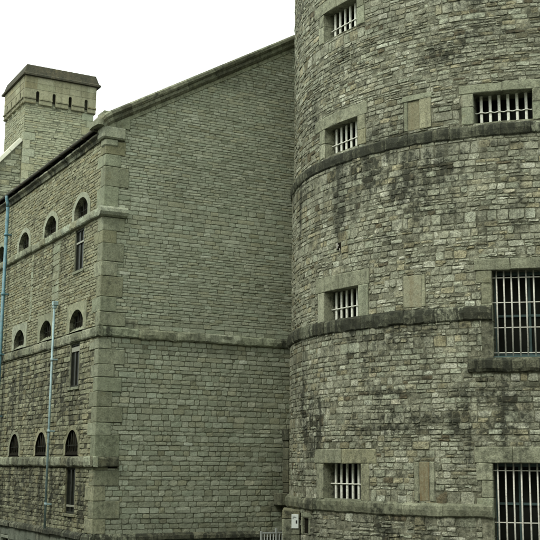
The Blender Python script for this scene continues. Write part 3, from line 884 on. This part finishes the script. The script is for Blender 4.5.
def small_window(mp, R, a, b, z0, z1, ja, jb, la, lb, lt, wavy=False, rough=False):
    mb = MB()
    zmid = z0 + (z1 - z0) * random.uniform(.45, .6)
    for (x0, x1) in ((ja, a), (b, jb)):
        if rough:
            tile(mb, mp, R, x0, x1, z0 - .02, zmid, tint=random.uniform(.5, .9)); tile(mb, mp, R, x0 + .3, x1, zmid, z1, tint=random.uniform(.5, .9)) if x0 == ja else tile(mb, mp, R, x0, x1 - .3, zmid, z1)
        else: tile(mb, mp, R, x0, x1, z0 - .02, z1, tint=random.uniform(.6, .95))
    m_ = (la + lb) / 2
    tile(mb, mp, R, la, m_, z1, lt, tint=.55); tile(mb, mp, R, m_, lb, z1, lt, tint=.6)
    tile(mb, mp, R, a - .1, b + .1, z0 - .14, z0, face=-.012, soot=.4, tint=.3)
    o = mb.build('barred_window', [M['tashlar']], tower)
    tc = R * rad((a + b) / 2); w = R * rad(b - a)
    fr = mp(np.array(tc), np.array(0.), np.array(0.)); e = 1e-3
    du = (mp(np.array(tc + e), np.array(0.), np.array(0.)) - fr) / e; dn = mp(np.array(tc), np.array(0.), np.array(1.)) - fr
    g = MB(); nb = 6; sp = w / (nb + .55); dep = -.27
    zb = z0 + (z1 - z0) * .42
    for i in range(nb):
        x = (i - (nb - 1) / 2) * sp
        wob = random.gauss(0, .004)
        # flat-sided heavy bars with chamfered arrises
        cbox(g, fr, [du, UP, dn], (x - .030, z0 - .03, dep - .022), (x + .030, z1 + .01, dep + .022), bev=.010, tint=.5)
    pts = []
    for k in range(0, 61):
        x = -w / 2 + w * k / 60
        ph = (x / sp + (nb - 1) / 2) * 2 * math.pi
        amp = .008 if wavy else .0015
        pts.append(fr + du * x + UP * (zb + amp * math.cos(ph) + .0 * x) + dn * (dep + .034 + (amp * .6) * math.cos(ph)))
    tube(g, pts, .013 if wavy else .014, 8)
    # the moved-out frame keeps heights measured from eye level
    for i in range(len(g.v)): pass
    g.build('bar_grille', [M['bar']], o)
    p = MB(); cbox(p, fr, [du, UP, dn], (-w / 2 - .05, z0 - .05, -.60), (w / 2 + .05, z1 + .05, -.58), bev=.002)
    p.build('pane', [M['glass']], o)
    # lining of the recess behind the dressed stones
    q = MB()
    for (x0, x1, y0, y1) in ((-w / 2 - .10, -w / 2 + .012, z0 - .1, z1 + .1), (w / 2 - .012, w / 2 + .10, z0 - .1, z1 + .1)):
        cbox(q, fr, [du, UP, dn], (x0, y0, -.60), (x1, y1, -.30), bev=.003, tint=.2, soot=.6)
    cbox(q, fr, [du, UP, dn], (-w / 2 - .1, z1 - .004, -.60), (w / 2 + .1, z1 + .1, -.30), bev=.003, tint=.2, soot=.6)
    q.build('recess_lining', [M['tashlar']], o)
for i, sw in enumerate(small): small_window(*sw, wavy=(i == 4), rough=i >= 2)

def large_window(mp, R, a, b, z0, z1, lt, hbars, mull, transom, nb):
    mb = MB()
    # alternating jamb stones
    zz = z0; k = 0
    while zz < z1 - .01:
        h = random.uniform(.30, .42)
        if zz + h > z1 - .18: h = z1 - zz
        o1 = 2.1 if k % 2 else 3.1
        for (x0, x1) in ((a - o1, a), (b, b + o1)):
            tile(mb, mp, R, x0, x1, zz, zz + h, tint=random.uniform(.4, .8), face=.014)
        zz += h; k += 1
    n = 3; e = 3.4
    for i in range(n):
        x0 = a - e + (b - a + 2 * e) * i / n; x1 = a - e + (b - a + 2 * e) * (i + 1) / n
        tile(mb, mp, R, x0, x1, z1, lt, tint=random.uniform(.4, .7), face=.02)
    o = mb.build('large_barred_window', [M['tashlar']], tower)
    tc = R * rad((a + b) / 2); w = R * rad(b - a)
    fr = mp(np.array(tc), np.array(0.), np.array(0.)); ee = 1e-3
    du = (mp(np.array(tc + ee), np.array(0.), np.array(0.)) - fr) / ee; dn = mp(np.array(tc), np.array(0.), np.array(1.)) - fr
    g = MB(); dep = -.17
    sp = w / nb
    for i in range(nb):
        x = -w / 2 + sp * (i + .62)
        if x > w / 2 - .03: continue
        tube(g, [fr + du * x + UP * (z0 + .01) + dn * dep, fr + du * (x + random.gauss(0, .004)) + UP * ((z0 + z1) / 2) + dn * (dep + random.gauss(0, .004)), fr + du * x + UP * (z1 + .02) + dn * dep], .0165, 10)
    for z in hbars:
        cbox(g, fr, [du, UP, dn], (-w / 2, z - .010, dep - .022), (w / 2, z + .010, dep + .008), bev=.003)
    g.build('bar_grille', [M['barthin']], o)
    f = MB(); d0 = -.40
    for (x0, x1, y0, y1) in ((-w / 2, -w / 2 + .07, z0, z1), (w / 2 - .07, w / 2, z0, z1), (-w / 2 + .07, w / 2 - .07, z0, z0 + .10), (-w / 2 + .07, w / 2 - .07, z1 - .06, z1)):
        cbox(f, fr, [du, UP, dn], (x0, y0, d0 - .06), (x1, y1, d0 + .02), bev=.005)
    for x in mull: cbox(f, fr, [du, UP, dn], (x - .025, z0 + .1, d0 - .05), (x + .025, z1 - .06, d0 + .0), bev=.005)
    for z in transom: cbox(f, fr, [du, UP, dn], (-w / 2 + .07, z - .025, d0 - .05), (w / 2 - .07, z + .025, d0 + .004), bev=.005)
    cbox(f, fr, [du, UP, dn], (-w / 2 - .0, z0 - .0, -.36), (w / 2, z0 + .03, -.05), bev=.005)
    f.build('window_frame', [M['teal']], o)
    p = MB(); cbox(p, fr, [du, UP, dn], (-w / 2 - .02, z0 - .02, -.55), (w / 2 + .02, z1 + .02, d0 - .03), bev=.002)
    p.build('pane', [M['glass']], o)
    return o
bw = large_window(*large[0], (3.76, 3.255, 2.75, 2.245), (0.0,), (3.01,), 10)
mb = MB(); string_course(mb, T1, R1 * rad(-11.4), R1 * rad(12.4), [(-.4, 2.14), (.05, 2.13), (.085, 2.08), (.085, 1.93), (.05, 1.87), (-.05, 1.85)], blk=(.6, 1.1), soot=patches([], .45), seed=81, amp=.025, step=.04)
mb.build('window_sill', [M['band']], bw)
large_window(*large[1], (-.06, -1.05, -2.0), (-.25, .45), (-.70,), 10)

# blocked openings
for i, (mp, R, a, b, z0, z1) in enumerate(panels):
    mb = MB()
    if i == 0:
        tile(mb, mp, R, a, a + .9, z0, z1 - .12, tint=.35, back=-.06); tile(mb, mp, R, a + .9, a + 3.7, z0, z1 - .12, tint=.2, back=-.06, face=-.006, mat=1)
        tile(mb, mp, R, a + 3.7, b, z0, z1 - .10, tint=.95, back=-.06, face=.02); tile(mb, mp, R, a - .3, b + .3, z1 - .12, z1 + .01, tint=.7, back=-.06, face=.03)
    elif i == 1:
        tile(mb, mp, R, a, b - .9, z0, z1, tint=.6, back=-.06, mat=1, face=.004); tile(mb, mp, R, b - .9, b, z0, z1, tint=.8, back=-.06)
    else:
        tile(mb, mp, R, a, a + 1., z0, z1, tint=.7, back=-.06); tile(mb, mp, R, a + 1., b - 1.1, z0, z1, tint=.4, back=-.06, mat=1, face=.0, soot=.5); tile(mb, mp, R, b - 1.1, b, z0, z1, tint=.8, back=-.06)
    mb.build('blocked_window', [M['tashlar'], M['panel']], tower)
# small slot and putlog hole
mb = MB(); a, b = -58.2, -54.8
tile(mb, T0, R0, a - .9, a, -1.52, -1.14, tint=.6, back=-.06); tile(mb, T0, R0, b, b + .9, -1.52, -1.14, tint=.6, back=-.06); tile(mb, T0, R0, a - .9, b + .9, -1.14, -1.02, tint=.7, back=-.06)
o = mb.build('vent_slot', [M['tashlar']], tower)
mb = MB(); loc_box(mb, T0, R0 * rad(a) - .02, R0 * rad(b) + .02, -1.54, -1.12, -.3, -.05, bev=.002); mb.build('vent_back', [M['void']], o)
mb = MB(); uc = R2 * rad(-43.1)
loc_box(mb, T2, uc - .055, uc + .055, 4.77, 4.91, -.02, -.005, mat=0, bev=.002)
loc_box(mb, T2, uc - .075, uc - .055, 4.77, 4.90, -.02, .02, mat=1, bev=.004)
loc_box(mb, T2, uc - .05, uc + .05, 4.75, 4.768, -.02, .05, mat=0, bev=.004)
tube(mb, [T2(uc - .03, 4.86, .0), T2(uc + .02, 4.81, .05)], .007, 8, mat=1); tube(mb, [T2(uc + .05, 4.77, .03), T2(uc + .055, 4.68, .03)], .005, 8, mat=1)
mb.build('wall_bracket', [M['void'], M['barthin']], tower)

# buttress stubs where the tower meets the gable
def yawpt(x, rng_): 
    q = math.atan((x - 270.) / 1094.68 / math.cos(rad(10.1))); return np.array([math.sin(q) * rng_, math.cos(q) * rng_, 0])
mb = MB(); o1 = np.array([.520, 25.42, 0.]); nx = np.array([1., -.035, 0.]); nx /= np.linalg.norm(nx); ny = np.array([-nx[1], nx[0], 0.])
zz = -3.0
while zz < -1.02:
    h = min(random.uniform(.28, .45), -.99 - zz)
    cbox(mb, o1, [nx, ny, UP], (-.19, 0, zz + ZO), (.21, 1.6, zz + h - .006 + ZO), bev=.014, tint=random.uniform(.3, .8), soot=.4, jit=.003); zz += h
mb.build('buttress', [M['tashlar']], tower)
mb = MB(); o2 = C0 + DG * 5.0
for (a0, a1, b0, z0_, z1_, s) in ((-.02, .5, -.30, -3.0, -.98, .7), (-.25, .5, -.36, -.98, -.68, .9), (.0, .5, -.26, -.68, .62, .6), (-.03, .5, -.30, .62, .92, .95)):
    zz = z0_
    while zz < z1_ - .01:
        h = min(random.uniform(.22, .36), z1_ - zz)
        if z1_ - zz - h < .12: h = z1_ - zz
        cbox(mb, o2, [DG, DL, UP], (a0, b0, zz + ZO), (a1, .2, zz + h - .005 + ZO), bev=.014, tint=random.uniform(.1, .5), soot=s, jit=.004); zz += h
mb.build('junction_pier', [M['cope']], tower)

# ================================================================== NOTICE AND RAILING
sg = thing('wall_notice', 'small white notice board fixed to the pier at the foot of the round tower', 'sign')
mb = MB(); so = o1 - ny * .004
cbox(mb, so, [nx, ny, UP], (.02, -.022, ZO - 1.40), (.18, 0.0, ZO - 1.09), bev=.004)
mb.build('board', [M['sign']], sg)
mb = MB(); cbox(mb, so, [nx, ny, UP], (.115, -.026, ZO - 1.29), (.15, -.0225, ZO - 1.22), bev=.001); mb.build('printed_emblem', [M['ink']], sg)
for k, (a_, b_) in enumerate(((.04, .10), (.045, .13), (.04, .08))):
    mb = MB(); cbox(mb, so, [nx, ny, UP], (a_, -.0255, ZO - 1.13 - .03 * k), (b_, -.0225, ZO - 1.123 - .03 * k), bev=.0005); mb.build('printed_line', [M['ink']], sg)

rl = thing('metal_railing', 'galvanised upright bar railing at the foot of the gable beside the tower', 'railing')
def rp(u, z, d=.30): return GABLE(u, z, d)
tp = -1.60
for k, (u, zt_) in enumerate(((4.24, -1.59), (4.66, -1.52), (5.08, -1.59))):
    mb = MB(); loc_box(mb, GABLE, u - .022, u + .022, -3.0, zt_, .278, .322, bev=.004); mb.build('post', [M['gal']], rl)
mb = MB(); loc_box(mb, GABLE, 4.24, 5.08, tp - .05, tp - .015, .285, .315, bev=.004); mb.build('top_rail', [M['gal']], rl)
mb = MB(); loc_box(mb, GABLE, 4.24, 5.08, -2.90, -2.87, .285, .315, bev=.004); mb.build('bottom_rail', [M['gal']], rl)
for k in range(9):
    u = 4.24 + .084 * (k + 1)
    if abs(u - 4.66) < .03: continue
    mb = MB(); tube(mb, [rp(u, -2.88), rp(u, tp - .03)], .011, 8); mb.build('baluster', [M['gal']], rl)

# ================================================================== HALL AND SQUARE TOWER FAR BEHIND
hall = thing('stone_hall', 'steep gabled stone hall with pale raking coping behind the wing at far left', 'building')
P0 = C0 + DL * LEN
FRONT = Plane(P0, DG, -DL)
def hall_top(u):
    return 14.60 - 1.18 * max(0, 4.49 - u) if u < 6.16 else 14.60 - 1.18 * max(0, u - 7.83)
mb = MB(); fs = patches([], .12)
r = course_rects(-1.0, 4.5, 8.0, 14.7, (.16, .30), (.3, .65), [], seed=91, topfn=hall_top, split=.4)
lay(mb, FRONT, r, RUB, .006, .008, .006, .01, fs, facevar=.01, face=.0)
backing(mb, FRONT, -1.0, 13.3, -3, 14.6, [], -.02, fs, topfn=hall_top, step=.12)
prof_ = [(u, hall_top(u)) for u in (-1., 4.49, 7.83, 13.3)]
V = []
for d in (-.02, -9.):
    V += [FRONT(-1., -3., d), FRONT(13.3, -3., d)] + [FRONT(u, v - .02, d) for u, v in prof_[::-1]]
n = 6
mb.add(V, [[i, (i + 1) % n, n + (i + 1) % n, n + i] for i in range(n)] + [[n + i for i in range(n)][::-1]], [.4, .5, .1])
mb.build('hall_wall', [M['tashlar'], M['mortar']], hall)
mb = MB(); a = math.atan(1.18); sd = DG * math.cos(a) + UP * math.sin(a); sn = -DG * math.sin(a) + UP * math.cos(a)
oo = P0 + UP * (ZO + hall_top(-1.)) - DG * 1.0; L_ = 5.49 / math.cos(a); x = 0
while x < L_:
    w = min(1.1, L_ - x); cbox(mb, oo, [sd, DL, sn], (x, -.10, -.05), (x + w - .01, .5, .14), bev=.02, tint=.9); x += w
mb.build('hall_coping', [stone_mat('pale_coping_stone', [(0., (.42, .43, .36)), (1., (.6, .6, .5))], 1., .4, speck=.2)], hall)

sq = thing('square_tower', 'square stone tower with dark hipped coping and slotted corbel table rising behind the roof', 'tower')
SQF = Plane(P0 - DL * .12, DG, -DL); 
U0, U1 = 4.52, 7.82; DP = U1 - U0
SQL = Plane(P0 - DL * .12 + DG * U0, DL, -DG)
SQR = Plane(P0 - DL * .12 + DG * U1, DL, DG)
mb = MB(); sqs = patches([], .08)
qh = []; z = 8.; k = 0
qq = []
while z < 16.3:
    h = random.uniform(.28, .42); w = .55 if k % 2 else .32; qq.append((z, z + h, w, .32 if k % 2 else .55)); z += h; k += 1
hf = [(U0 - 1, U0 + q[2], q[0], q[1]) for q in qq if q[0] < 14.9] + [(U1 - q[2], U1 + 1, q[0], q[1]) for q in qq]
r = course_rects(U0, U1, 8.0, 16.4, (.085, .13), (.2, .42), hf, seed=92); lay(mb, SQF, r, RUB, .004, .006, .004, .01, sqs, facevar=.007)
r = course_rects(0, DP, 8.0, 16.4, (.085, .13), (.2, .42), [], seed=93); lay(mb, SQL, r, RUB, .004, .006, .004, .01, sqs, facevar=.007)
r = course_rects(0, DP, 8.0, 16.4, (.12, .2), (.3, .5), [], seed=94); lay(mb, SQR, r, RUB, .004, .006, .004, .01, sqs)
backing(mb, SQF, U0, U1, 6, 16.5, hf, -.012, sqs, step=.8); backing(mb, SQL, 0, DP, 6, 16.5, [], -.012, sqs, step=.8); backing(mb, SQR, 0, DP, 6, 16.5, [], -.012, sqs, step=.8)
mb.add([SQF(U0, 6., -DP), SQF(U1, 6., -DP), SQF(U1, 16.5, -DP), SQF(U0, 16.5, -DP)], [[0, 1, 2, 3]], [.5, .5, 0], 1)
mb.build('shaft', [M['sq'], M['mortar']], sq)
for sd_i in (0, 1):
    mb = MB()
    for (a_, b_, w1, w2) in qq:
        if sd_i == 0 and a_ < 14.9: cbox(mb, P0 - DL * .12, [DG, DL, UP], (U0 - .012, -.012, a_ + ZO), (U0 + w1, w2, b_ + ZO - .006), bev=.012, tint=random.uniform(.5, 1))
        if sd_i == 1: cbox(mb, P0 - DL * .12, [DG, DL, UP], (U1 - w1, -.012, a_ + ZO), (U1 + .012, w2, b_ + ZO - .006), bev=.012, tint=random.uniform(.3, .9))
    mb.build('quoin_stones', [M['ashlar']], sq)
# slotted parapet stage
pr = .085
def slotted(mp, a, b, first, pitch, n):
    lo, mid, hi = 16.34, 16.90, 17.66; hw = .08
    pts = [(a, lo)]
    for i in range(n):
        c = first + pitch * i
        pts += [(c - hw, lo)] + [(c - hw * math.cos(t), mid + hw * math.sin(t)) for t in np.linspace(0, math.pi, 9)] + [(c + hw, lo)]
    pts += [(b, lo), (b, hi), (a, hi)]
    m = len(pts); V = [mp(u, v, pr) for u, v in pts] + [mp(u, v, .006) for u, v in pts]
    F = [list(range(m)) if not mp.flip else list(range(m))[::-1]]
    for i in range(m):
        j = (i + 1) % m; F.append([j, i, m + i, m + j] if not mp.flip else [i, j, m + j, m + i])
    me.add(V, F, [random.uniform(.4, .7), .5, .12])
    x_ = a; row = 0
    for (z0_, z1_) in ((17.06, 17.35), (17.355, 17.64)):
        x_ = a + .003
        while x_ < b - .1:
            w_ = random.uniform(.5, .9)
            if x_ + w_ > b - .3: w_ = b - .003 - x_
            loc_box(me, mp, x_, x_ + w_ - .008, z0_, z1_ - .004, pr - .02, pr + .012, bev=.006, tint=random.uniform(.1, .9), soot=.12); x_ += w_
    # moulded corbel strips between the slots
    es = [a] + sum([[first + pitch * i - hw, first + pitch * i + hw] for i in range(n)], []) + [b]
    for i in range(0, len(es), 2):
        if es[i + 1] - es[i] < .05: continue
        for (z0_, z1_, d_) in ((16.35, 16.42, pr + .03), (16.56, 16.63, pr + .06)):
            loc_box(me, mp, es[i] + .002, es[i + 1] - .002, z0_, z1_, pr - .03, d_, bev=.008, tint=.3, soot=.3)
me = MB(); slotted(SQF, U0 - pr, U1 + pr, 5.07, .783, 4); me.build('corbel_table', [M['sqtop']], sq)
me = MB(); slotted(SQL, -pr + .112, DP, .52, .75, 4); me.build('corbel_table', [M['sqtop']], sq)
me = MB(); slotted(SQR, -pr + .112, DP, .52, .75, 4); me.build('corbel_table', [M['sqtop']], sq)
mb = MB(); q0, q1 = U0 - .20, U1 + .25
V = []
for (e, z) in ((0., 17.66), (0., 17.74), (.07, 17.80), (.20, 18.22)):
    for (u, d) in ((q0 + e, .24 - e), (q1 - e, .24 - e), (q1 - e, -DP - .24 + e), (q0 + e, -DP - .24 + e)): V.append(SQF(u, z, d))
F = [[0, 3, 2, 1], [12, 13, 14, 15]]
for k in range(3):
    for i in range(4): F.append([4 * k + i, 4 * k + (i + 1) % 4, 4 * k + 4 + (i + 1) % 4, 4 * k + 4 + i])
mb.add(V, F, [.4, .5, .6]); mb.build('coping', [M['sqcap']], sq)

# ================================================================== UNSEEN BUILDINGS ADDED TO CUT SKY LIGHT ON THE LOWER WALLS
def added_sky_block(name, label, o, d, n, L, Hh, W):
    rt_ = thing(name, label, 'building'); mp = Plane(np.array(o, float), np.array(d, float), np.array(n, float)); nn_ = np.array(n, float); dd_ = np.array(d, float)
    wh = [(2 + 3.2 * i, 3.0 + 3.2 * i, -.4 + 3.6 * j, 1.2 + 3.6 * j) for i in range(int((L - 3) / 3.2)) for j in range(int((Hh - 3) / 3.6))]
    mb = MB(); r = course_rects(0, L, -3.1, Hh - ZO, (.3, .42), (.5, 1.1), wh, seed=int(L)); lay(mb, mp, r, RUB, .004, .006, .004, .01, None)
    backing(mb, mp, 0, L, -3.1, Hh - ZO, wh, -.012, None, step=1.5)
    cbox(mb, np.array(o, float), [dd_, -nn_, UP], (0, .4, -.1), (L, W, Hh), bev=.02, tint=.4); mb.build('wall', [M['side'], M['mortar']], rt_)
    mb = MB(); cbox(mb, np.array(o, float), [dd_, -nn_, UP], (-.1, -.12, Hh + .004), (L + .1, W + .1, Hh + .35), bev=.04); mb.build('coping', [M['cope']], rt_)
    for h in wh:
        mb = MB(); loc_box(mb, mp, h[0], h[1], h[2], h[3], -.25, -.2, bev=.003); mb.build('window', [M['glass']], rt_)
added_sky_block('added_sky_block', 'unseen plain stone range added behind the camera to cut sky light', (-26., -4., 0), (1, 0, 0), (0, 1, 0), 60., 19., 9.)
oL = C0 - DG * 9.5 - DL * 8
added_sky_block('added_sky_block', 'unseen low stone range added across the lane to cut sky light', tuple(oL), tuple(DL), tuple(DG), 36., 8., 8.)

# ================================================================== GROUND
gx = np.concatenate([np.linspace(-600, -40, 12), np.linspace(-34, 40, 60), np.linspace(50, 600, 12)])
gy = np.concatenate([np.linspace(-600, -20, 12), np.linspace(-14, 50, 60), np.linspace(60, 900, 14)])
X, Y = np.meshgrid(gx, gy)
def gz(X, Y):
    t = np.clip((Y - 3) / 16., 0, 1); t = t * t * (3 - 2 * t)
    return 1.4 * (1 - t) + .03 * fbm(X * .4, Y * .4) - .015
V = np.stack([X, Y, gz(X, Y)], -1).reshape(-1, 3); n = len(gx)
F = [[j * n + i, j * n + i + 1, (j + 1) * n + i + 1, (j + 1) * n + i] for j in range(len(gy) - 1) for i in range(n - 1)]
mb = MB(); mb.add(V, F, [.5, .5, 0], 0, True)
gm, t, b = nt('yard_gravel_asphalt')
pos = nd(t, 'ShaderNodeNewGeometry').outputs['Position']
c = ramp(t, noise(t, pos, .7, 6, .65), [(.3, (.035, .036, .032)), (.7, (.075, .075, .062))])
c = mix(t, 1., c, comb(t, rangev(t, noise(t, pos, 60, 3), .3, .7, .6, 1.4)), 'MULTIPLY')
t.links.new(c, b.inputs['Base Color']); b.inputs['Roughness'].default_value = .9
bp = nd(t, 'ShaderNodeBump'); bp.inputs['Strength'].default_value = .4; bp.inputs['Distance'].default_value = .01
t.links.new(noise(t, pos, 60, 3), bp.inputs['Height']); t.links.new(bp.outputs[0], b.inputs['Normal'])
g = mb.build('ground', [gm]); g['kind'] = 'structure'

# ================================================================== LIGHT
SUN_EL, SUN_AZ = 52., 222.      # degrees; azimuth clockwise from +Y
w = bpy.data.worlds.new('World'); scene.world = w; w.use_nodes = True
t = w.node_tree; t.nodes.clear()
out = t.nodes.new('ShaderNodeOutputWorld'); bg = t.nodes.new('ShaderNodeBackground'); t.links.new(bg.outputs[0], out.inputs[0])
sky = t.nodes.new('ShaderNodeTexSky'); sky.sky_type = 'NISHITA'; sky.sun_disc = False
sky.sun_elevation = rad(SUN_EL); sky.sun_rotation = rad(SUN_AZ); sky.dust_density = 4; sky.air_density = 1.2
tc = t.nodes.new('ShaderNodeTexCoord')
cl = noise(t, tc.outputs['Generated'], 1.6, 5, .5)
cloud = ramp(t, cl, [(.3, (8.55, 9.4, 8.5)), (.7, (10.2, 11.0, 9.9))])
t.links.new(mix(t, .88, sky.outputs[0], cloud), bg.inputs[0]); bg.inputs[1].default_value = .11
sd_ = bpy.data.lights.new('Sun', 'SUN'); sd_.energy = 1.0; sd_.angle = rad(16); sd_.color = (1, .99, .88)
so_ = bpy.data.objects.new('Sun', sd_); COL.objects.link(so_)
dv = Vector((math.sin(rad(SUN_AZ)) * math.cos(rad(SUN_EL)), math.cos(rad(SUN_AZ)) * math.cos(rad(SUN_EL)), math.sin(rad(SUN_EL))))
so_.rotation_euler = dv.to_track_quat('Z', 'Y').to_euler()

# ================================================================== CAMERA
cam = bpy.data.cameras.new('Camera'); co = bpy.data.objects.new('Camera', cam); COL.objects.link(co)
p, r = rad(10.116), rad(.5303)
fw = np.array([0, math.cos(p), math.sin(p)]); up = np.array([0, -math.sin(p), math.cos(p)]); rt = np.array([1., 0, 0])
r2 = rt * math.cos(r) + up * math.sin(r); u2 = up * math.cos(r) - rt * math.sin(r)
co.matrix_world = Matrix(((r2[0], u2[0], -fw[0], 0), (r2[1], u2[1], -fw[1], 0), (r2[2], u2[2], -fw[2], ZO), (0, 0, 0, 1)))
cam.sensor_width = 36; cam.lens = 36 * 1094.68 / 540; cam.clip_start = .1; cam.clip_end = 3000
scene.camera = co
scene.render.resolution_x = scene.render.resolution_y = 1024
vs = scene.view_settings; vs.view_transform = 'Standard'; vs.look = 'None'; vs.gamma = 1; vs.use_curve_mapping = False; vs.exposure = 0.97
